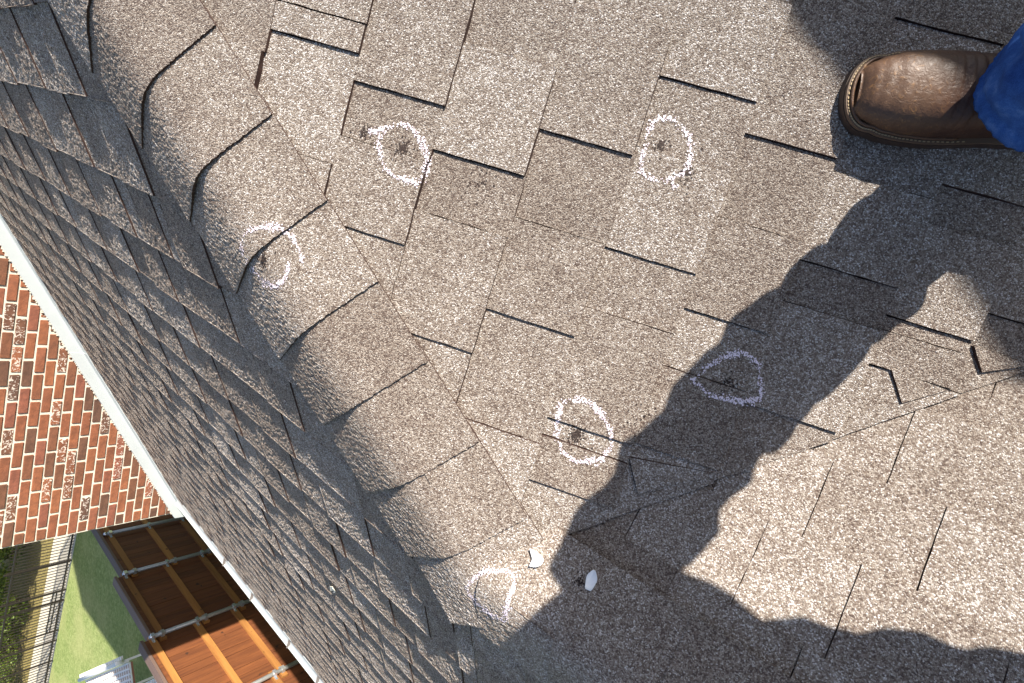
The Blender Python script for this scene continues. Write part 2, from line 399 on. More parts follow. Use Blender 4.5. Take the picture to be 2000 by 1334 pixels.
# hip caps and ridge caps: bent strips over the fold
def cap_strip(name, origin, e, sa, sb, na, nb, t0, t1, wa, wb, lift0, lift1, sag=0.0, parent=house, curl=0.0):
    """strip from t0 (upper, thin) to t1 (lower, butt); sa/sb lead away from the fold on either side"""
    mb = MB(); nw, nt_ = 88, 44; rr = 0.034; th = 0.0042
    grid = {}
    for i in range(nt_ + 1):
        t = t0 + (t1 - t0) * i / nt_; lift = lift0 + (lift1 - lift0) * i / nt_
        for j in range(nw + 1):
            w = -wb + (wa + wb) * j / nw
            sm = math.sqrt(w * w + rr * rr)
            p = origin + e * (t + random.uniform(-0.0010, 0.0010)) + sa * ((sm + w) / 2) + sb * ((sm - w) / 2)
            f = 0.5 + 0.5 * w / sm; n = (na * f + nb * (1 - f)).normalized()
            bulge = sag * math.exp(-((w + 0.03) / 0.06) ** 2) * (i / nt_) ** 2
            cu = curl * max(0.0, -w / wb) ** 2 * (i / nt_) ** 2
            gr = random.uniform(-.3, .7) * (0.0004 + 0.0015 * max(0.0, min(1.0, (0.02 - w) / 0.05))) if 0 < i < nt_ and 0 < j < nw else 0.0
            q = p + n * (lift + bulge + cu + gr)
            grid[i, j] = len(mb.v); mb.v.append(q)
            mb.v.append(q - n * th)
    for i in range(nt_):
        for j in range(nw):
            a, b, c, d = grid[i, j], grid[i + 1, j], grid[i + 1, j + 1], grid[i, j + 1]
            mb.f.append((a, b, c, d)); mb.m.append(0)
    def side(pts):
        for u, v in zip(pts, pts[1:]): mb.f.append((u, u + 1, v + 1, v)); mb.m.append(1)
    side([grid[nt_, j] for j in range(nw + 1)][::-1]); side([grid[0, j] for j in range(nw + 1)])
    side([grid[i, 0] for i in range(nt_ + 1)][::-1]); side([grid[i, nw] for i in range(nt_ + 1)])
    # orient upward
    v = [mb.v[i] for i in mb.f[0]]
    if (v[1] - v[0]).cross(v[2] - v[0]).dot(na + nb) < 0: mb.f = [tuple(reversed(f)) for f in mb.f]
    collect(mb)
    o = mb.build(name, [M_GRAN, M_EDGE], parent)
    return o
eh = Vector((1, -1, -T)).normalized()
m1 = nM.cross(eh); m1 = m1 if m1.y > 0 else -m1
l1 = nL.cross(eh); l1 = l1 if l1.x < 0 else -l1
O = Vector((0, 0, 0))
butts = [-1.26, -1.10, -0.94, -0.784, -0.629, -0.481, -0.332, -0.178, -0.030]
prev = -1.46
sags = [0.001, 0.001, 0.002, 0.005, 0.003, 0.002, 0.001, 0.001, 0.001]
for i, t1 in enumerate(butts):
    cap_strip('hip_cap', O, eh, m1, l1, nM, nL, prev - 0.035, t1, 0.149 + rng.uniform(-0.002, 0.002), 0.168, 0.0125, 0.0172, sags[i])
    prev = t1
# last hip cap over the meeting of hip, valley and ridge
cap_strip('hip_cap', O, eh, m1, l1, nM, nL, prev - 0.035, 0.118, 0.150, 0.150, 0.0125, 0.0180, 0.001, curl=0.006)
ex = Vector((1, 0, 0)); r1 = Vector((0, CT, -ST)); l2 = Vector((0, -1, -AL)).normalized()
for i in range(6):
    cap_strip('ridge_cap', O, ex, r1, l2, nR, nL, 0.035 + 0.155 * i, 0.035 + 0.155 * (i + 1) + 0.04, 0.140, 0.14, 0.0165, 0.0120)

bvh_v, bvh_f = [], []
for f in surf:
    b = len(bvh_v); bvh_v += f; bvh_f.append(tuple(range(b, b + len(f))))
BVH = BVHTree.FromPolygons(bvh_v, bvh_f)
def drop(p, n):
    """lay a point on the roof along direction -n"""
    h = BVH.ray_cast(p + n * 0.25, -n)
    return (h[0], h[1] if h[1].dot(n) > 0 else -h[1]) if h[0] is not None else (p, n)

# ------------------------------------------------------------------ brick wall, flashing and gutter
def PW(s, z, d=0.0): return Vector((WP.x, WP.y, 0)) + wdir * s + wnrm * d + Vector((0, 0, z))
S_END = 1.64
brick_wall = MB(); brick_wall.box(PW((S_END - 1.6) / 2, -1.2, -0.16), wdir * ((S_END + 1.6) / 2), Vector((0, 0, 1.45)), wnrm * 0.154)
bw = brick_wall.build('brick_wall', [M_MORTAR], house)
def brick_mesh(hl, hh, hd, m, seed):
    r = random.Random(seed); bm = bmesh.new()
    bmesh.ops.create_cube(bm, size=2)
    for v in bm.verts: v.co = Vector((v.co.x * hl, v.co.y * hd, v.co.z * hh))
    bmesh.ops.bevel(bm, geom=[e for e in bm.edges], offset=0.0035, segments=1, affect='EDGES')
    for v in bm.verts: v.co += Vector((r.uniform(-1, 1), r.uniform(-1, 1), r.uniform(-1, 1))) * 0.0016
    me = bpy.data.meshes.new('brick'); bm.to_mesh(me); bm.free(); me.materials.append(m); return me
LB, HB = 0.2130, 0.0665
fulls = [brick_mesh(0.0965, 0.0280, 0.02, M_BRICK, i) for i in range(5)]; fullw = [brick_mesh(0.0965, 0.0280, 0.02, M_BRICK_W, 9 + i) for i in range(4)]
halfs = [brick_mesh(0.0430, 0.0280, 0.02, M_BRICK, 20 + i) for i in range(3)]
brot = Matrix((wdir, wnrm, Vector((0, 0, 1)))).transposed()
if brot.determinant() < 0: brot = Matrix((-wdir, wnrm, Vector((0, 0, 1)))).transposed()
rb = random.Random(3)
for row in range(-4, 28):
    z = -1.75 + row * HB + HB / 2
    s = S_END - 0.004
    first = True
    while s > -0.95:
        half = first and row % 2 == 0
        L = (LB / 2 if half else LB)
        c = PW(s - L / 2 + 0.005, z, -0.019 + rb.uniform(-0.003, 0.003)); s -= L; first = False
        q = rw.transposed() @ (c - CAM); px = 1000 + 1014.8 * q.x / q.z; py = 667 + 1014.8 * q.y / q.z
        zl = BL * c.x + AL * c.y
        if px < -45 or py < 380 or c.z < zl - 0.06: continue
        if half: me = rb.choice(halfs)
        else: me = rb.choice(fullw) if rb.random() < 0.14 else rb.choice(fulls)
        o = bpy.data.objects.new('brick', me); link(o, bw)
        o.matrix_local = Matrix.Translation(c) @ (brot.to_4x4() @ Matrix.Rotation(rb.uniform(-0.008, 0.008), 4, 'Y'))

flash = empty('wall_flashing', (0, 0, 0), house); flash['label'] = 'wide white metal flashing between brick wall and shingles'
def zroof(s): p = PW(s, 0); return BL * p.x + AL * p.y
def flash_panel(s0, s1, lift, end=False):
    prof = [(0.002, -0.02), (0.002, 0.105), (0.006, 0.112), (0.014, 0.108), (0.016, 0.020), (0.030, 0.012), (0.062, 0.008), (0.064, -0.004)]
    mb = MB(); n = 7; pr = None
    for i in range(n):
        s = s0 + (s1 - s0) * i / (n - 1)
        ring = []
        for d, h in prof:
            ss = s
            if end and i == n - 1: ss = s + 0.10 * (d / 0.064)
            ring.append(len(mb.v)); p = PW(ss, 0, d + lift)
            mb.v.append(Vector((p.x, p.y, BL * p.x + AL * p.y + 0.004 + h + lift)))
        if pr:
            for a in range(len(prof) - 1): mb.f.append((pr[a], pr[a + 1], ring[a + 1], ring[a])); mb.m.append(0)
        else: mb.f.append(tuple(ring)); mb.m.append(0)
        pr = ring
    mb.f.append(tuple(reversed(pr))); mb.m.append(0)
    mb.build('flashing_panel', [M_WHITE], flash)
flash_panel(-1.4, 0.10, 0.0); flash_panel(0.085, S_END + 0.02, 0.0035, True)
caulk = MB()
for i in range(150):
    s = -0.9 + i * 0.017 + rb.uniform(-0.006, 0.006)
    if s > S_END - 0.01: break
    c = PW(s, zroof(s) + 0.114 + rb.uniform(-0.003, 0.005), 0.006); r_ = rb.uniform(0.003, 0.009)
    caulk.box(c, wdir * r_ * 1.3, Vector((0, 0, r_)), wnrm * 0.006)
caulk.build('mortar_bead', [M_MORTAR], flash)

gutter = empty('gutter', (0, 0, 0), house); gutter['label'] = 'narrow white gutter edge along the far eave'
gx = [-4.22, -3.2, -2.72, -2.16, -1.78, -1.2, -0.5, 0.4, 1.4, 2.5]
for a, b in zip(gx, gx[1:]):
    mb = MB(); zz = lambda x: BL * x + AL * EAVE
    for x0, x1 in ((a + 0.002, b - 0.002),):
        prof = [(0.012, 0.006), (-0.004, 0.010), (-0.016, 0.004), (-0.018, -0.030), (-0.10, -0.033), (-0.112, -0.020), (-0.112, -0.12), (0.0, -0.12)]
        r0 = [len(mb.v) + i for i in range(len(prof))]
        mb.v += [Vector((x0, EAVE + y, zz(x0) + z)) for y, z in prof]; r1_ = [len(mb.v) + i for i in range(len(prof))]
        mb.v += [Vector((x1, EAVE + y, zz(x1) + z)) for y, z in prof]
        for i in range(len(prof)):
            j = (i + 1) % len(prof); mb.f.append((r0[i], r0[j], r1_[j], r1_[i])); mb.m.append(0)
        mb.f.append(tuple(r0)); mb.m.append(0); mb.f.append(tuple(reversed(r1_))); mb.m.append(0)
    mb.build('gutter_section', [M_WHITE], gutter)
for x in gx[1:-1]:
    mb = MB(); mb.box((x, EAVE - 0.055, BL * x + AL * EAVE - 0.055), (0.006, 0, 0), (0, 0.062, 0), (0, 0, 0.04)); mb.build('gutter_joint', [M_SEAM], gutter)

# storeys of the house outside the picture: they cast the large shadows
mb = MB(); zw = -4.6
xa, xb = -9.6, -4.30
mb.box(PW(S_END / 2 - 2.0 - 0.01, (zw + 0.85) / 2, -2.95), wdir * (S_END / 2 + 2.0), wnrm * 2.63, Vector((0, 0, (0.85 - zw) / 2)))
mb.build('rear_block', [M_MORTAR], house)
mb = MB()
v0 = [PW(S_END + 0.02, 0.95, -5.6), PW(S_END + 0.02, 0.95, -0.25), PW(-4.3, 0.95, -0.25), PW(-4.3, 0.95, -5.6), PW(-1.3, 2.4, -5.6), PW(-1.3, 2.4, -0.25)]
mb.v += v0; mb.f += [(0, 1, 5, 4), (2, 3, 4, 5), (1, 2, 5), (3, 0, 4), (0, 3, 2, 1)]; mb.m += [0] * 5
mb.build('rear_roof', [M_GRAN], house)
mb = MB(); mb.box((0, -2.35 + 0.2, -3.0), (2.4, 0, 0), (0, 0.1, 0), (0, 0, 1.5)); mb.box((-3.0, -2.15, -3.0), (1.3, 0, 0), (0, 0.1, 0), (0, 0, 1.5)); mb.build('lower_wall', [M_BRICK], house)
mb = MB(); mb.box((3.0, 3.7, -0.1), (2.45, 0, 0), (0, 0.5, 0), (0, 0, 1.3)); mb.build('upper_storey_wall', [M_WHITE], house)
ld = LIGHT / -LIGHT.y; ze = 1.268                             # eave whose straight shadow edge crosses the roof beside the boot
s1 = Vector((0.1517, 0.9686, -0.0894)); s2 = Vector((0.5971, 0.5505, -0.3519))
e1 = s1 - ld * ((ze - s1.z) / -ld.z); e2 = s2 - ld * ((ze - s2.z) / -ld.z); ed = (e2 - e1) / (e2.x - e1.x)
ea, eb = e1 + ed * (0.5 - e1.x), e1 + ed * (5.5 - e1.x)
mb = MB(); mb.v += [ea - Vector((0, 0, 0.07)), eb - Vector((0, 0, 0.07)), eb, ea, ea + Vector((0, 2.2, 1.25)), eb + Vector((0, 2.2, 1.25)), ea + Vector((0, 2.2, 1.1)), eb + Vector((0, 2.2, 1.1))]
mb.f += [(0, 1, 2, 3), (3, 2, 5, 4), (0, 6, 7, 1), (4, 5, 7, 6), (0, 3, 4, 6), (1, 7, 5, 2)]; mb.m += [0] * 6
mb.build('upper_storey_eave', [M_WHITE], house)

# ------------------------------------------------------------------ lawn, path, ground
ZG = -4.60
def ground_sheet(name, pts, z, m):
    o = mesh_obj(name, [(x, y, z) for x, y in pts], [tuple(range(len(pts)))], [m]); o['kind'] = 'structure'
    return o
def grass_mat():
    m, nt, b = mat('lawn_grass'); g = N(nt, 'ShaderNodeNewGeometry')
    n = N(nt, 'ShaderNodeTexNoise', i_Scale=0.9, i_Detail=3.0); nt.links.new(g.outputs['Position'], n.inputs['Vector'])
    n2 = N(nt, 'ShaderNodeTexNoise', i_Scale=14.0, i_Detail=6.0, i_Roughness=0.75); nt.links.new(g.outputs['Position'], n2.inputs['Vector'])
    c = ramp(nt, n2.outputs[0], [(0.3, (0.13, 0.18, 0.05)), (0.5, (0.24, 0.30, 0.10)), (0.72, (0.40, 0.44, 0.19))]).outputs[0]
    c = mixc(nt, ramp(nt, n.outputs[0], [(0.42, (0, 0, 0)), (0.72, (0.6, 0.6, 0.6))]).outputs[0], c, (0.40, 0.40, 0.18))
    nt.links.new(c, b.inputs['Base Color']); b.inputs['Roughness'].default_value = 0.9; b.inputs['Specular IOR Level'].default_value = 0.1
    bp = N(nt, 'ShaderNodeBump', i_Strength=0.8, i_Distance=0.03); nt.links.new(n2.outputs[0], bp.inputs['Height']); nt.links.new(bp.outputs[0], b.inputs['Normal'])
    return m
M_GRASS = grass_mat()
M_PATH = plain('pale_concrete', (0.66, 0.60, 0.48), 0.9, noise=0.12, scale=6, bump=0.3)
M_SOIL = plain('leaf_litter', (0.24, 0.19, 0.06), 0.95, noise=0.8, scale=16, bump=1.0)
ground_sheet('ground', [(-150, -150), (60, -150), (60, 60), (-150, 60)], ZG - 0.03, M_SOIL)
ground_sheet('lawn', [(-15.25, -40), (30, -40), (30, 30), (-15.25, 30)], ZG, M_GRASS)
ground_sheet('path', [(-16.9, -40), (-15.25, -40), (-15.25, 30), (-16.9, 30)], ZG - 0.004, M_PATH)

# ------------------------------------------------------------------ wooden privacy fence
fence = tag(empty('wooden_fence', (-6, -6.24, ZG)), 'brown cedar privacy fence on steel posts, half in the house shadow', 'fence')
FY = -6.24
px = [-9.02, -7.84, -6.32, -4.80, -3.28, -1.76]
tops = [-2.83, -2.70, -2.57, -2.44, -2.31]                    # top of each section's cap board
ZB = ZG + 0.03
rf = random.Random(8)
for i in range(5):
    x0, x1, zt = px[i], px[i + 1], tops[i]
    if i == 0: x0 -= 0.9
    n = max(1, round((x1 - x0) / 0.135)); w = (x1 - x0) / n
    for k in range(n):
        mb = MB(); xc = x0 + (k + 0.5) * w; dy = rf.uniform(-0.003, 0.003)
        mb.box((xc, FY - 0.052 + dy, (ZB + zt - 0.04) / 2), (w / 2 - 0.003, 0, 0), (0, 0.008, 0), (0, 0, (zt - 0.04 - ZB) / 2)); mb.build('picket', [M_PICKET], fence)
    for dz in (0.155, 0.76, 1.33):
        mb = MB(); st = rf.uniform(0.06, 0.16)
        mb.box(((x0 + x1) / 2, FY - 0.022, zt - dz), ((x1 - x0) / 2 + (st if i < 4 else 0) * 0.6, 0, 0), (0, 0.019, 0), (0, 0, 0.043)); mb.build('rail', [M_RAIL], fence)
    mb = MB(); mb.box(((x0 + x1) / 2 - 0.01, FY - 0.045, zt - 0.019), ((x1 - x0) / 2 - 0.004, 0, 0), (0, 0.070, 0), (0, 0, 0.019)); mb.build('cap_board', [M_CAPB], fence)
    mb = MB(); mb.box(((x0 + x1) / 2, FY - 0.024, zt - 0.075), ((x1 - x0) / 2 - 0.003, 0, 0), (0, 0.018, 0), (0, 0, 0.032)); mb.build('fascia_board', [M_PICKET], fence)
for i, x in enumerate(px):
    zt = tops[max(0, min(i, 4))] - 0.09 - (0.06 if 0 < i else 0)
    mb = MB(); mb.tube([(x, FY + 0.030, ZB), (x, FY + 0.030, zt)], 0.030, 12); p = mb.build('post', [M_STEEL], fence, True)
    mb = MB(); mb.tube([(x, FY + 0.030, zt - 0.01), (x, FY + 0.030, zt + 0.018), (x, FY + 0.030, zt + 0.034), (x, FY + 0.030, zt + 0.042)], [0.034, 0.034, 0.024, 0.008], 12); mb.build('post_cap', [M_DOME], p, True)
    for dz in (0.155, 0.76, 1.33):
        for ii in ((i - 1, i) if 0 < i < 5 else (min(i, 4),)):
            zz = tops[ii] - dz; mb = MB()
            mb.box((x, FY + 0.030, zz), (0.036, 0, 0), (0, 0.035, 0), (0, 0, 0.022)); sx = 1 if ii == i else -1
            mb.box((x + sx * 0.06, FY + 0.0, zz), (0.030, 0, 0), (0, 0.003, 0), (0, 0, 0.018)); mb.build('bracket', [M_STEEL if ii != i else M_DOME], fence)

# ------------------------------------------------------------------ iron fence
iron = tag(empty('iron_fence', (-15.2, -13, ZG)), 'tall black iron picket fence along the far edge of the lawn', 'fence')
IX = -15.22; y0, y1 = -9.6, -17.6
pk = MB(); pk.box((0, 0, 0.70), (0.008, 0, 0), (0, 0.008, 0), (0, 0, 0.66)); pme = pk.build('picket', [M_IRON], iron).data
first_p = iron.children[0]; yy = y0; k = 0
while yy > y1:
    o = first_p if k == 0 else bpy.data.objects.new('picket', pme)
    if k: link(o, iron)
    o.location = Vector((IX, yy + rf.uniform(-0.004, 0.004), ZG)) - iron.location; yy -= 0.094; k += 1
for z in (0.10, 1.25):
    mb = MB(); mb.box((IX, (y0 + y1) / 2, ZG + z), (0.016, 0, 0), (0, (y0 - y1) / 2, 0), (0, 0, 0.018)); mb.build('rail', [M_IRON], iron)
for ya, yb, z in ((-12.2, -13.55, 0.22), (-12.2, -13.55, 0.30)):
    mb = MB(); mb.box((IX + 0.01, (ya + yb) / 2, ZG + z), (0.012, 0, 0), (0, (ya - yb) / 2, 0), (0, 0, 0.012)); mb.build('rail', [M_IRON], iron)
for y in (-9.8, -11.25, -12.2, -12.55, -13.55, -13.9, -14.6, -16.4):
    mb = MB(); mb.box((IX, y, ZG + 0.72), (0.018, 0, 0), (0, 0.018, 0), (0, 0, 0.70)); mb.build('post', [M_IRON], iron)

# ------------------------------------------------------------------ shrubs and a tree beyond the iron fence
def leaf_mat(name, c0, c1):
    m, nt, b = mat(name); g = N(nt, 'ShaderNodeNewGeometry')
    r = ramp(nt, g.outputs['Random Per Island'], [(0, c0), (1, c1)])
    nt.links.new(r.outputs[0], b.inputs['Base Color']); b.inputs['Roughness'].default_value = 0.5
    tr = N(nt, 'ShaderNodeBsdfTranslucent'); nt.links.new(r.outputs[0], tr.inputs[0])
    mx = N(nt, 'ShaderNodeMixShader'); mx.inputs[0].default_value = 0.3
    nt.links.new(b.outputs[0], mx.inputs[1]); nt.links.new(tr.outputs[0], mx.inputs[2]); nt.links.new(mx.outputs[0], nt.nodes['Material Output'].inputs[0])
    return m
M_LEAF = leaf_mat('shrub_leaves', (0.05, 0.09, 0.012), (0.16, 0.22, 0.03)); M_BARK = plain('bark', (0.05, 0.035, 0.025), 0.9, noise=0.4, scale=30, bump=0.6)
def leaves(mb, c, rx, ry, rz, n, size, r):
    lobes = [(Vector((r.gauss(0, .45) * rx, r.gauss(0, .45) * ry, r.gauss(0, .4) * rz)), r.uniform(.3, .6)) for _ in range(14)]
    for _ in range(n):
        lc, ls = r.choice(lobes)
        d = Vector((r.gauss(0, 1), r.gauss(0, 1), r.gauss(0, 1))).normalized() * (r.random() ** 0.4)
        p = Vector(c) + lc + Vector((d.x * rx, d.y * ry, d.z * rz)) * ls
        if p.z < ZG + 0.02: p.z = ZG + r.uniform(0.02, 0.3)
        a = Vector((r.gauss(0, 1), r.gauss(0, 1), r.gauss(0, .6))).normalized(); b_ = a.orthogonal().normalized(); n_ = a.cross(b_)
        b_ = (b_ * math.cos(r.random() * 6) + n_ * math.sin(r.random() * 6)); s = size * r.uniform(.6, 1.3); o = len(mb.v)
        mb.v += [p - a * s, p + b_ * s * .45, p + a * s, p - b_ * s * .45]; mb.f.append((o, o + 1, o + 2, o + 3)); mb.m.append(0)
def shrub(x, y, rx, ry, h, n, label, seed, size=0.05):
    r = random.Random(seed); e = tag(empty('shrub', (x, y, ZG)), label, 'shrub', 'shrubs beyond the iron fence')
    mb = MB(); leaves(mb, (x, y, ZG + h * 0.55), rx, ry, h * 0.5, n, size, r); mb.build('foliage', [M_LEAF], e)
    mb = MB()
    for _ in range(5):
        a = r.uniform(0, 6.28); mb.tube([(x, y, ZG - 0.02), (x + math.cos(a) * rx * .25, y + math.sin(a) * ry * .25, ZG + h * .35), (x + math.cos(a) * rx * .55, y + math.sin(a) * ry * .55, ZG + h * .75)], [0.025, 0.016, 0.006], 5)
    mb.build('stem', [M_BARK], e)
shrub(-18.2, -14.6, 0.9, 0.9, 1.3, 2600, 'leafy green shrub just behind the iron fence, partly in shade', 1)
shrub(-17.9, -16.3, 1.1, 1.2, 1.3, 3600, 'large sunlit shrub behind the iron fence near the bottom of the photo', 2)
shrub(-19.8, -17.6, 1.3, 1.3, 1.6, 3600, 'shrub at the bottom left corner beyond the iron fence', 3)
shrub(-20.6, -14.6, 1.2, 1.2, 1.6, 3000, 'dark shaded shrub at the left edge below the brick wall', 4)
shrub(-17.4, -18.2, 1.0, 0.9, 1.1, 2600, 'low bright shrub behind the fence at the lower edge of the photo', 5)
shrub(-18.9, -13.0, 1.1, 1.0, 1.5, 3400, 'shrub beside the wall corner, behind the iron fence, in deep shade', 6)
shrub(-19.3, -15.9, 1.3, 1.2, 1.7, 4200, 'broad leafy shrub in the middle of the row behind the iron fence', 7)
tree = tag(empty('tree', (-17.1, -9.6, ZG)), 'tree behind the brick wall that shades the shrubs', 'tree')
rt = random.Random(21); mb = MB(); mb.tube([(-17.1, -9.6, ZG - 0.05), (-17.0, -9.5, ZG + 1.5), (-17.2, -9.6, ZG + 3.4)], [0.16, 0.12, 0.07], 10); mb.build('trunk', [M_BARK], tree, True)
mb = MB(); leaves(mb, (-17.3, -9.9, ZG + 3.6), 2.6, 2.2, 1.5, 16000, 0.12, rt); mb.build('crown', [M_LEAF], tree)

# ------------------------------------------------------------------ white garden benches on the lawn
M_BENCH = plain('white_paint', (0.82, 0.82, 0.80), 0.5)
M_TERRA = plain('terracotta_cushion', (0.30, 0.13, 0.08), 0.9)
def bench(a, b, zt, label, w=0.5):
    """slatted bench whose thick back rail runs from a to b (plan points)"""
    a = Vector((a[0], a[1], ZG)); b = Vector((b[0], b[1], ZG)); d = (b - a).normalized(); s = Vector((-d.y, d.x, 0)); s = s if s.x > 0 else -s
    e = tag(empty('garden_bench', a), label, 'bench'); L = (b - a).length; up = Vector((0, 0, 1))
    mb = MB(); mb.tube([a + up * (zt + 0.14) - d * 0.03, a + up * (zt + 0.05) - d * 0.03, a + up * zt + d * 0.05, a + up * zt + d * L * .5, b + up * zt], 0.045, 10); mb.build('back_rail', [M_BENCH], e, True)
    for k in range(int(L / .11)):
        mb = MB(); mb.box(a + d * (.1 + k * .11) - s * 0.075 + up * (zt - .02), d * .028, s * .035, up * .02); mb.build('spindle', [M_BENCH], e)
    zs = zt - 0.10
    mb = MB(); mb.box(a + d * L * .5 + s * (w / 2 + .05) + up * (zs - .05), d * (L / 2 - .02), s * (w / 2 - .01), up * .02); mb.build('cushion', [M_TERRA], e)
    for k in range(6):
        mb = MB(); mb.box(a + d * L * .5 + s * (0.07 + k * w / 5) + up * zs, d * L * .5, s * 0.018, up * 0.012); mb.build('slat', [M_BENCH], e)
    for k in range(int(L / .12) + 1):
        mb = MB(); mb.box(a + d * (.03 + k * .12) + s * (w / 2 + .06) + up * (zs - .022), d * .022, s * (w / 2), up * .009); mb.build('cross_slat', [M_BENCH], e)
    for t in (0.04, 0.96):
        for q in (0.0, w):
            h = zt if q == 0 else zs; mb = MB(); mb.box(a + d * L * t + s * q + up * (h / 2), d * 0.022, s * 0.022, up * (h / 2)); mb.build('leg', [M_BENCH], e)
bench((-9.16, -9.40), (-10.9, -11.25), 0.90, 'white slatted garden bench on the sunny lawn at the bottom edge')
bench((-7.25, -8.20), (-8.5, -9.65), 0.90, 'white slatted garden bench in the shade right behind the wooden fence')

# ------------------------------------------------------------------ person: boot, jeans and the body behind the camera
def leather():
    m, nt, b = mat('brown_leather'); tc = N(nt, 'ShaderNodeTexCoord'); ob = tc.outputs['UV']
    sx = N(nt, 'ShaderNodeSeparateXYZ'); nt.links.new(ob, sx.inputs[0])
    g = N(nt, 'ShaderNodeNewGeometry'); pos = g.outputs['Position']
    n = N(nt, 'ShaderNodeTexNoise', i_Scale=45.0, i_Detail=6.0, i_Roughness=0.65); nt.links.new(pos, n.inputs['Vector'])
    n2 = N(nt, 'ShaderNodeTexNoise', i_Scale=120.0, i_Detail=4.0, i_Roughness=0.7, i_Distortion=1.2); nt.links.new(pos, n2.inputs['Vector'])
    c = ramp(nt, n.outputs[0], [(0.3, (0.040, 0.017, 0.010)), (0.7, (0.075, 0.034, 0.019))]).outputs[0]
    toe = ramp(nt, sx.outputs[0], [(0.22, (1, 1, 1)), (0.36, (0, 0, 0))]).outputs[0]
    worn = ramp(nt, n2.outputs[0], [(0.56, (0, 0, 0)), (0.68, (1, 1, 1))]).outputs[0]
    c = mixc(nt, math_(nt, 'MULTIPLY', toe, 0.6), c, (0.120, 0.070, 0.042))
    c = mixc(nt, math_(nt, 'MULTIPLY', math_(nt, 'MULTIPLY', toe, worn), 0.75), c, (0.24, 0.125, 0.048))
    nick = ramp(nt, n2.outputs[0], [(0.24, (1, 1, 1)), (0.30, (0, 0, 0))]).outputs[0]
    c = mixc(nt, math_(nt, 'MULTIPLY', math_(nt, 'MULTIPLY', toe, nick), 0.9), c, (0.02, 0.01, 0.006))
    nt.links.new(c, b.inputs['Base Color'])
    b.inputs['Roughness'].default_value = 0.45; b.inputs['Specular IOR Level'].default_value = 0.4
    bp = N(nt, 'ShaderNodeBump', i_Strength=0.5, i_Distance=0.0022); nt.links.new(n2.outputs[0], bp.inputs['Height']); nt.links.new(bp.outputs[0], b.inputs['Normal'])
    return m
M_LEATHER = leather(); M_SOLE = plain('boot_sole', (0.050, 0.030, 0.020), 0.6, noise=0.3, scale=60); M_WELT = plain('boot_welt', (0.13, 0.085, 0.055), 0.5); M_STITCH = plain('stitching', (0.45, 0.34, 0.20), 0.8)
def denim():
    m, nt, b = mat('blue_denim'); g = N(nt, 'ShaderNodeNewGeometry'); pos = g.outputs['Position']
    n = N(nt, 'ShaderNodeTexNoise', i_Scale=28.0, i_Detail=5.0, i_Roughness=0.6); nt.links.new(pos, n.inputs['Vector'])
    w = N(nt, 'ShaderNodeTexNoise', i_Scale=900.0, i_Detail=2.0); nt.links.new(pos, w.inputs['Vector'])
    c = ramp(nt, n.outputs[0], [(0.3, (0.016, 0.050, 0.19)), (0.55, (0.032, 0.100, 0.32)), (0.78, (0.12, 0.24, 0.52))]).outputs[0]
    c = mixc(nt, 0.35, c, ramp(nt, w.outputs[0], [(0.35, (0.4, 0.4, 0.5)), (0.65, (1.5, 1.5, 1.4))]).outputs[0], 'MULTIPLY')
    nt.links.new(c, b.inputs['Base Color']); b.inputs['Roughness'].default_value = 0.9; b.inputs['Specular IOR Level'].default_value = 0.15
    bp = N(nt, 'ShaderNodeBump', i_Strength=0.5, i_Distance=0.002); nt.links.new(n.outputs[0], bp.inputs['Height']); nt.links.new(bp.outputs[0], b.inputs['Normal'])
    return m
M_DENIM = denim(); M_SHIRT = plain('grey_shirt', (0.25, 0.26, 0.28), 0.9); M_SKIN = plain('skin', (0.45, 0.27, 0.19), 0.6)

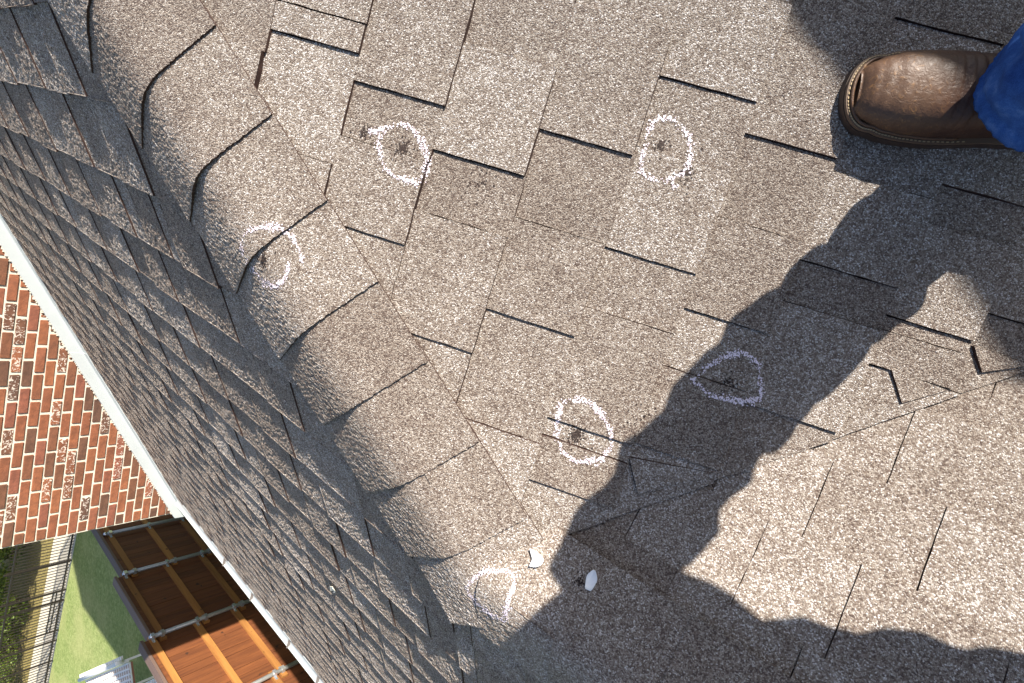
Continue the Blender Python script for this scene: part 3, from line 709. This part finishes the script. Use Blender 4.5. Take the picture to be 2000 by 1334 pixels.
person = tag(empty('person', (0.41, 0.90, -0.24)), 'person in a scuffed brown leather boot and blue jeans standing on the roof', 'person')
def lerp_table(tb, x):
    for (x0, *a), (x1, *b) in zip(tb, tb[1:]):
        if x <= x1:
            t = (x - x0) / (x1 - x0); t = max(0, min(1, t)); t = t * t * (3 - 2 * t) * .5 + t * .5
            return [p + (q - p) * t for p, q in zip(a, b)]
    return list(tb[-1][1:])
def boot(toe, heel_dir, up, name='boot', parent=None):
    a = heel_dir.normalized(); n = up.normalized(); a = (a - n * a.dot(n)).normalized(); b = n.cross(a)
    # distance from toe: half width left, half width right, top height, ridge
    TB = [(0.0, .024, .024, .034), (.004, .030, .030, .044), (.012, .036, .036, .053), (.026, .042, .043, .060), (.045, .048, .049, .067), (.07, .051, .052, .072), (.10, .052, .053, .075), (.13, .050, .051, .085), (.155, .047, .047, .104), (.18, .044, .044, .134), (.205, .043, .043, .165), (.235, .042, .042, .185), (.265, .039, .039, .19), (.285, .030, .030, .19), (.295, .012, .012, .19)]
    L = .295; ns, nr = 84, 40; mb = MB(); uv = []
    for i in range(ns + 1):
        d = L * (i / ns) ** 1.15
        wl, wr, tp = lerp_table(TB, d)
        cr = 0.0
        if .085 < d < .15: cr = 0.0016 * math.sin((d - .085) * 2 * math.pi / .0105) * math.sin((d - .085) / .065 * math.pi)
        for k in range(nr):
            t = math.pi * k / (nr - 1)                       # 0 = right base, pi = left base
            ex = 0.78 if d < .12 else 0.9
            cx = math.copysign(abs(math.cos(t)) ** ex, math.cos(t)); sy = math.sin(t) ** (ex if d < .12 else .8)
            w = wr if cx > 0 else wl
            bul = 1 + 0.05 * math.sin(t) if d < .15 else 1
            mb.v.append(toe + a * (d + .006) + b * (w * cx * bul) + n * (.024 + (tp - .024) * sy + cr * sy)); uv.append(d / L)
    for i in range(ns):
        for k in range(nr - 1):
            q = i * nr + k; mb.f.append((q, q + 1, q + nr + 1, q + nr)); mb.m.append(0)
    mb.f.append(tuple(range(nr))); mb.m.append(0)
    v = [mb.v[j] for j in mb.f[ns // 2 * (nr - 1) + nr // 2]]
    if (v[1] - v[0]).cross(v[2] - v[0]).dot(n) < 0: mb.f = [tuple(reversed(f)) for f in mb.f]
    bo = mb.build(name, [M_LEATHER], parent, True)
    ul = bo.data.uv_layers.new(name='along')
    for lp in bo.data.loops: ul.data[lp.index].uv = (uv[lp.vertex_index], 0.5)
    def outline(off):
        pr_, pl_ = [], []
        for i in range(61):
            d = -off - .004 + (L + 2 * off + .004) * (i / 60) ** 1.7
            wl, wr, _ = lerp_table(TB, min(max(d, .03), L))
            if d < .03:
                k = math.sqrt(max(0.0, 1 - ((.03 - d) / (.034 + off)) ** 2.4)); wl, wr = (wl + off) * k, (wr + off) * k
            elif d > L - .02:
                k = math.sqrt(max(0.0, 1 - ((d - L + .02) / (.0205 + off)) ** 2)); w0 = lerp_table(TB, L - .02)[0]; wl = wr = (w0 + off) * k
            else: wl, wr = wl + off, wr + off
            pr_.append((d + .006, wr)); pl_.append((d + .006, -wl))
        return pr_ + pl_[::-1]
    def layer(nm, off, z0, z1, m, par):
        mbl = MB(); ol = outline(off); top = [toe + a * d + b * w + n * z1 for d, w in ol]; bot = [toe + a * d + b * w + n * z0 for d, w in ol]
        if area(ol) < 0: top.reverse(); bot.reverse()
        if (top[1] - top[0]).cross(top[20] - top[0]).dot(n) < 0: top.reverse(); bot.reverse()
        mbl.prism(top, bot, 0, 0); return mbl.build(nm, [m], par)
    layer('sole', .0075, 0.0, .017, M_SOLE, bo); layer('welt', .0065, .0172, .0235, M_WELT, bo)
    # rounded welt ridge and stitches around the toe
    ol = [q for q in outline(.0042)]
    st = MB()
    for i in range(len(ol)):
        d, w = ol[i]; d2, w2 = ol[(i + 1) % len(ol)]
        seg = math.hypot(d2 - d, w2 - w); nn = max(1, int(seg / .0042))
        for j in range(nn):
            t = (j + .5) / nn; dd, ww = d + (d2 - d) * t, w + (w2 - w) * t
            if dd > .16 or seg < 1e-5: continue
            tx = (a * (d2 - d) + b * (w2 - w)).normalized()
            st.box(toe + a * dd + b * ww + n * .0241, tx * .0014, tx.cross(n) * .0006, n * .0006)
    st.build('stitching', [M_STITCH], bo)
    ol = outline(.0004); hf_ = len(ol) // 2; rr_ = [q for q in ol[:hf_] if q[0] < .15]; ll_ = [q for q in ol[hf_:] if q[0] < .15]
    rd = MB(); rd.tube([toe + a * d + b * w + n * .0262 for d, w in ll_ + rr_[1:]], .0023, 8); rd.build('welt_cord', [M_LEATHER], bo, True)
    return bo
toe = Vector((0.2614, 0.8740, -0.1540)) + nM * 0.0075; heel = Vector((0.4100, 0.9060, -0.2416)) + nM * 0.0075
bt = boot(toe, heel - toe, nM, 'boot', person); bt['label'] = 'brown leather boot with a sunlit scuffed toe'

# jeans leg around the boot shaft
LB0 = Vector((0.4740, 0.9030, -0.1690)); 
def jeans(c0, pts, rads, name, parent):
    P = [Vector(c0)] + [Vector(p) for p in pts]; n = 176; mb = MB(); rings = []; samples = []
    for i in range(len(P) - 1):
        m_ = 48 if i == 0 else 14
        for k in range(m_): t = k / m_; samples.append((P[i].lerp(P[i + 1], t), rads[i] + (rads[i + 1] - rads[i]) * t))
    samples.append((P[-1], rads[-1]))
    d0 = (P[1] - P[0]).normalized(); a = d0.orthogonal().normalized(); L = 0
    for i, (p, r) in enumerate(samples):
        if i: L += (p - samples[i - 1][0]).length
        d = (samples[min(i + 1, len(samples) - 1)][0] - samples[max(i - 1, 0)][0]).normalized(); a = (a - d * a.dot(d)).normalized(); c = d.cross(a)
        rings.append(len(mb.v))
        for k in range(n):
            t = 2 * math.pi * k / n
            rr = r * (1 + 0.045 * math.sin(2 * t + L * 9) + 0.03 * math.sin(5 * t - L * 18 + 1))
            hem = 1.0 if L < 0.017 else max(0.0, 1 - (L - 0.017) / 0.0025)
            puck = (0.0006 * math.sin(31 * t + L * 190) + 0.0005 * math.sin(47 * t - L * 120 + 2)) * (1.0 if L < 0.022 else max(0.0, 1 - (L - 0.022) / 0.02))
            rr += puck + 0.0018 * hem - (0.0012 if 0.0165 < L < 0.0215 else 0.0)
            g = min(1, max(0, (L - .022) / .03))
            fold = g * (0.0070 * math.sin(L * 58 + 1.9 * math.sin(t + 0.6) + 0.8 * math.sin(3 * t)) + 0.0035 * math.sin(L * 131 - 2.6 * math.sin(2 * t + 1)) + 0.004 * max(0, math.sin(4 * t + L * 33)) ** 3)
            mb.v.append(p + (a * math.cos(t) + c * math.sin(t)) * (rr + fold))
    for u, w in zip(rings, rings[1:]):
        for k in range(n): mb.f.append((u + k, u + (k + 1) % n, w + (k + 1) % n, w + k)); mb.m.append(0)
    o = mb.build(name, [M_DENIM], parent, True)
    so = o.modifiers.new('thickness', 'SOLIDIFY'); so.thickness = 0.003; so.offset = -1
    return o
KNEE_R = Vector((0.560, 0.985, 0.205)); HIP_R = Vector((0.655, 0.985, 0.535)); ANK_R = LB0
KNEE_L = Vector((1.02, 0.70, 0.18)); HIP_L = Vector((0.83, 0.88, 0.50)); ANK_L = Vector((1.20, 0.52, -0.18))
jeans(LB0, [LB0.lerp(KNEE_R, .5) + Vector((0.012, 0, 0)), KNEE_R, HIP_R], [.072, .074, .078, .088], 'jeans_leg', person)
jeans(ANK_L, [ANK_L.lerp(KNEE_L, .5), KNEE_L, HIP_L], [.072, .074, .080, .098], 'jeans_leg', person)
n_up = nR; tl = Vector((1.06, 0.55, -0.55 * T)); tl = tl + nR * 0.006; boot(tl, Vector((1.20, 0.54, -0.54 * T)) - tl, nR, 'boot', person)

def skin_body(name, joints, edges, rad, m, parent):
    me = bpy.data.meshes.new(name); me.from_pydata([tuple(j) for j in joints], edges, []); me.materials.append(m)
    o = bpy.data.objects.new(name, me); link(o)
    o.parent = parent; o.location = -parent.location
    md = o.modifiers.new('skin', 'SKIN')
    me.skin_vertices.new() if not me.skin_vertices else None
    for v, r_ in zip(me.skin_vertices[0].data, rad): v.radius = r_ if isinstance(r_, tuple) else (r_, r_)
    me.skin_vertices[0].data[0].use_root = True
    s = o.modifiers.new('sub', 'SUBSURF'); s.levels = 2; s.render_levels = 2
    return o
J = [Vector((.715, .905, .595)), Vector((.75, .885, .80)), Vector((.735, .86, 1.02)), Vector((.69, .83, 1.16)), Vector((.66, .815, 1.24)), Vector((.64, .81, 1.36)), Vector((.62, .80, 1.44)),
     Vector((.70, 1.02, 1.10)), Vector((.71, 1.06, .88)), Vector((.60, .80, .86)), Vector((.54, .62, .86)),
     Vector((.75, .66, 1.10)), Vector((.80, .56, .90)), Vector((.64, .50, .86)), Vector((.56, .54, .86)), Vector((.66, .97, .54)), Vector((.82, .81, .55))]
EDG = [(0, 1), (1, 2), (2, 3), (3, 4), (4, 5), (5, 6), (3, 7), (7, 8), (8, 9), (9, 10), (3, 11), (11, 12), (12, 13), (13, 14), (0, 15), (0, 16)]
RAD = [.165, .15, .145, .11, .055, .085, .06, .065, .05, .04, .03, .065, .05, .04, .03, .09, .09]
J = [j + Vector((0.03, 0.05, -0.06)) for j in J]
skin_body('body', J, EDG, RAD, M_SHIRT, person)

# ------------------------------------------------------------------ chalk rings, bruises, petals
def fleck(mb, p, n, s, r):
    a = n.orthogonal().normalized(); c = n.cross(a); t0 = r.random() * 6.28; k = r.choice((4, 5, 6)); o = len(mb.v)
    for i in range(k):
        t = t0 + 6.283 * i / k; q = s * r.uniform(.55, 1.2); mb.v.append(p + (a * math.cos(t) + c * math.sin(t)) * q + n * r.uniform(0, .0006))
    mb.f.append(tuple(range(o, o + k))); mb.m.append(0)
def chalk(strokes, n, label, seed, dens=1.0, wid=.0042):
    r = random.Random(seed); mb = MB()
    for st in strokes:
        pts = [Vector(p) for p in st]
        # smooth path
        path = []
        for i in range(len(pts) - 1):
            p0, p1, p2, p3 = pts[max(i - 1, 0)], pts[i], pts[i + 1], pts[min(i + 2, len(pts) - 1)]
            for k in range(8):
                t = k / 8; path.append(0.5 * ((2 * p1) + (p2 - p0) * t + (2 * p0 - 5 * p1 + 4 * p2 - p3) * t * t + (-p0 + 3 * p1 - 3 * p2 + p3) * t ** 3))
        path.append(pts[-1]); L = 0
        for a, b in zip(path, path[1:]):
            seg = (b - a).length; L += seg; d = (b - a).normalized(); sd = n.cross(d)
            press = 0.75 + 0.35 * math.sin(L * 55 + seed) + 0.2 * math.sin(L * 170 + seed * 2)
            cnt = seg / .0011 * 2.3 * dens * press; cnt = int(cnt) + (r.random() < cnt % 1)
            for _ in range(cnt):
                w = max(-1.6, min(1.6, r.gauss(0, .55))) * wid * (.75 + .4 * press)
                p = a + (b - a) * r.random() + sd * w
                h, hn = drop(p, n); fleck(mb, h + hn * .0006, hn, r.uniform(.0007, .0019), r)
    o = mb.build('chalk_mark', [M_CHALK]); tag(o, label, 'chalk mark', 'chalk rings around hail marks'); return o
MK = {1: [[(-0.297, 0.6406, 0.1751), (-0.2827, 0.6516, 0.1667), (-0.2539, 0.6681, 0.1497), (-0.2342, 0.6612, 0.138), (-0.2191, 0.6441, 0.1291), (-0.2092, 0.6276, 0.1233), (-0.2073, 0.6082, 0.1222), (-0.2107, 0.5926, 0.1242)], [(-0.282, 0.6455, 0.1662), (-0.2763, 0.6212, 0.1628), (-0.2635, 0.6014, 0.1553), (-0.2484, 0.5903, 0.1464), (-0.2277, 0.5901, 0.1342), (-0.2112, 0.5884, 0.1245)]],
 2: [[(0.0608, 0.7806, -0.0359), (0.0777, 0.7846, -0.0458), (0.092, 0.7773, -0.0542), (0.1063, 0.7633, -0.0627), (0.1134, 0.7468, -0.0669), (0.1149, 0.7246, -0.0677), (0.1073, 0.7098, -0.0632), (0.095, 0.701, -0.056), (0.0792, 0.6972, -0.0467), (0.0668, 0.6976, -0.0394)], [(0.0608, 0.7806, -0.0359), (0.0553, 0.7653, -0.0326), (0.0556, 0.7466, -0.0327), (0.0558, 0.7276, -0.0329), (0.0614, 0.7066, -0.0362), (0.0668, 0.6976, -0.0394)], [(0.1021, 0.6957, -0.0602), (0.1116, 0.6958, -0.0658)]],
 4: [[(0.2134, 0.4277, -0.1258), (0.2213, 0.4477, -0.1304), (0.2329, 0.4666, -0.1373), (0.2459, 0.4807, -0.1449), (0.2568, 0.4899, -0.1514), (0.2746, 0.4884, -0.1619), (0.2879, 0.4792, -0.1697), (0.2964, 0.4573, -0.1747), (0.3038, 0.4432, -0.1791), (0.2976, 0.428, -0.1754), (0.282, 0.4219, -0.1662)], [(0.2134, 0.4277, -0.1258), (0.2257, 0.4222, -0.133), (0.2416, 0.4164, -0.1424), (0.259, 0.4172, -0.1527), (0.282, 0.4219, -0.1662)]],
 5: [[(0.0589, 0.3309, -0.0347), (0.0728, 0.3417, -0.0429), (0.0903, 0.345, -0.0532), (0.109, 0.3383, -0.0643), (0.1264, 0.3212, -0.0745), (0.1381, 0.3036, -0.0814), (0.1415, 0.287, -0.0834), (0.1365, 0.2687, -0.0804), (0.1231, 0.256, -0.0725), (0.1066, 0.2484, -0.0628), (0.0868, 0.2522, -0.0512), (0.0731, 0.2666, -0.0431), (0.0636, 0.2872, -0.0375), (0.0602, 0.3128, -0.0355), (0.0589, 0.3309, -0.0347)], [(0.1285, 0.25, -0.0757), (0.139, 0.2652, -0.0819)]],
 3: [[(-0.4375, 0.4017, 0.2578), (-0.4385, 0.4186, 0.2585), (-0.431, 0.4316, 0.254), (-0.4174, 0.4415, 0.246), (-0.3994, 0.4486, 0.2354), (-0.3845, 0.4513, 0.2266), (-0.37, 0.4487, 0.2181), (-0.3574, 0.4404, 0.2107), (-0.3468, 0.427, 0.2044), (-0.3401, 0.4104, 0.2005)], [(-0.4317, 0.3924, 0.2544), (-0.4203, 0.3869, 0.2477), (-0.4076, 0.3748, 0.2402), (-0.3944, 0.3682, 0.2325), (-0.3781, 0.3653, 0.2228), (-0.366, 0.3715, 0.2157), (-0.359, 0.3863, 0.2116), (-0.3585, 0.4056, 0.2113)]],
 6: [[(0.0121, -0.0348, -0.0071), (0.0158, -0.0211, -0.0093), (0.0242, -0.0013, -0.0143), (0.0363, 0.0129, -0.0214), (0.0542, 0.0198, -0.032), (0.0693, 0.0225, -0.0408), (0.0787, 0.0167, -0.0464)], [(0.0723, 0.0198, -0.0426), (0.0757, -0.0015, -0.0446), (0.0748, -0.0219, -0.0441), (0.0768, -0.0412, -0.0453), (0.0799, -0.0591, -0.0471)], [(0.0121, -0.0348, -0.0071), (0.0278, -0.046, -0.0164), (0.0464, -0.0559, -0.0273), (0.064, -0.0622, -0.0377), (0.0823, -0.0621, -0.0485)]]}
vd = (CAM - Vector((0.05, 0.05, 0))).normalized()
LBL = {1: 'white chalk ring by the double shingle edge, with a tail on its left', 2: 'white chalk ring nearest to the boot', 3: 'open white chalk loop drawn across a bent hip cap',
       4: 'chalk ring half in the shadow of the leg', 5: 'round chalk ring crossed by a long dark shingle edge', 6: 'chalk arch at the tip of the hip, beside two white petals'}
for k, v in MK.items():
    chalk(v, nM if k in (1, 2, 4, 5) else vd, LBL[k], k * 7 + 1, 1.0 if k != 2 else .8)
def bruise(c, n, rad, cnt, seed, parent):
    r = random.Random(seed); mb = MB()
    for _ in range(cnt):
        a = r.uniform(0, 6.28); q = abs(r.gauss(0, .5)) * rad; u = n.orthogonal().normalized(); w = n.cross(u)
        p = Vector(c) + u * math.cos(a) * q + w * math.sin(a) * q * .8
        h, hn = drop(p, n); fleck(mb, h + hn * .0004, hn, r.uniform(.0008, .0022), r)
    mb.build('bruise', [M_BARE], parent)
for i, (c, n, rad, cnt) in enumerate((((-0.2456, .6337, .1448), nM, .022, 90), ((.0748, .7454, -.0441), nM, .016, 60), ((-.4008, .3991, .2362), vd, .017, 90), ((.092, .2869, -.0542), nM, .024, 110), ((.258, .4424, -.1521), nM, .015, 35),
        ((.155, .0480, -.09), vd, .016, 40), ((-0.305, .640, .18), nM, .02, 50), ((.115, .715, -.07), nM, .03, 40), ((-.13, .62, .08), nM, .04, 40), ((.17, .35, -.1), nM, .05, 40))):
    bruise(c, n, rad, cnt, 50 + i, main_slope)

M_PETAL = plain('white_petal', (0.86, 0.87, 0.88), 0.5); M_PETAL2 = plain('dry_petal', (0.78, 0.74, 0.62), 0.6)
def petal(c, n, L, W, ang, label, m, seed, curl=.012, hook=.0):
    p0, hn = drop(Vector(c), n); a = hn.orthogonal().normalized(); a = (a * math.cos(ang) + hn.cross(a) * math.sin(ang)); b = hn.cross(a); mb = MB(); nu, nv = 14, 9; r = random.Random(seed); g = {}
    for i in range(nu + 1):
        u = i / nu; w = W * (math.sin(math.pi * (u * .86 + .1)) ** .7) * (1 + .08 * math.sin(u * 9 + seed))
        for j in range(nv + 1):
            v = j / nv * 2 - 1
            h = .0015 + curl * (v * v * .7 + (u - .5) ** 2 * 1.6) + .0008 * math.sin(v * 7 + u * 5)
            q = p0 + a * ((u - .5) * L) + b * (v * w / 2 + hook * (u - .4) ** 2 * L * 3) + hn * h
            g[i, j] = len(mb.v); mb.v.append(q)
    for i in range(nu):
        for j in range(nv): mb.f.append((g[i, j], g[i + 1, j], g[i + 1, j + 1], g[i, j + 1])); mb.m.append(0)
    o = mb.build('petal', [m], None, True); so = o.modifiers.new('thickness', 'SOLIDIFY'); so.thickness = .0006; so.offset = 1
    tag(o, label, 'petal', 'fallen petals on the roof'); return o
petal((.0982, .0597, -.0579), vd, .026, .021, 1.1, 'small bright white curled petal lying on the sunlit tip of the hip', M_PETAL, 1, .008, .5)
petal((.1692, .0546, -.0997), vd, .030, .017, 0.9, 'thin greyish petal lying just inside the shadow edge', M_PETAL, 2, .005)
petal((-.703, -.673, -.418), nL, .045, .026, 0.4, 'yellowish dry petal alone on the striped far slope', M_PETAL2, 3, .008)
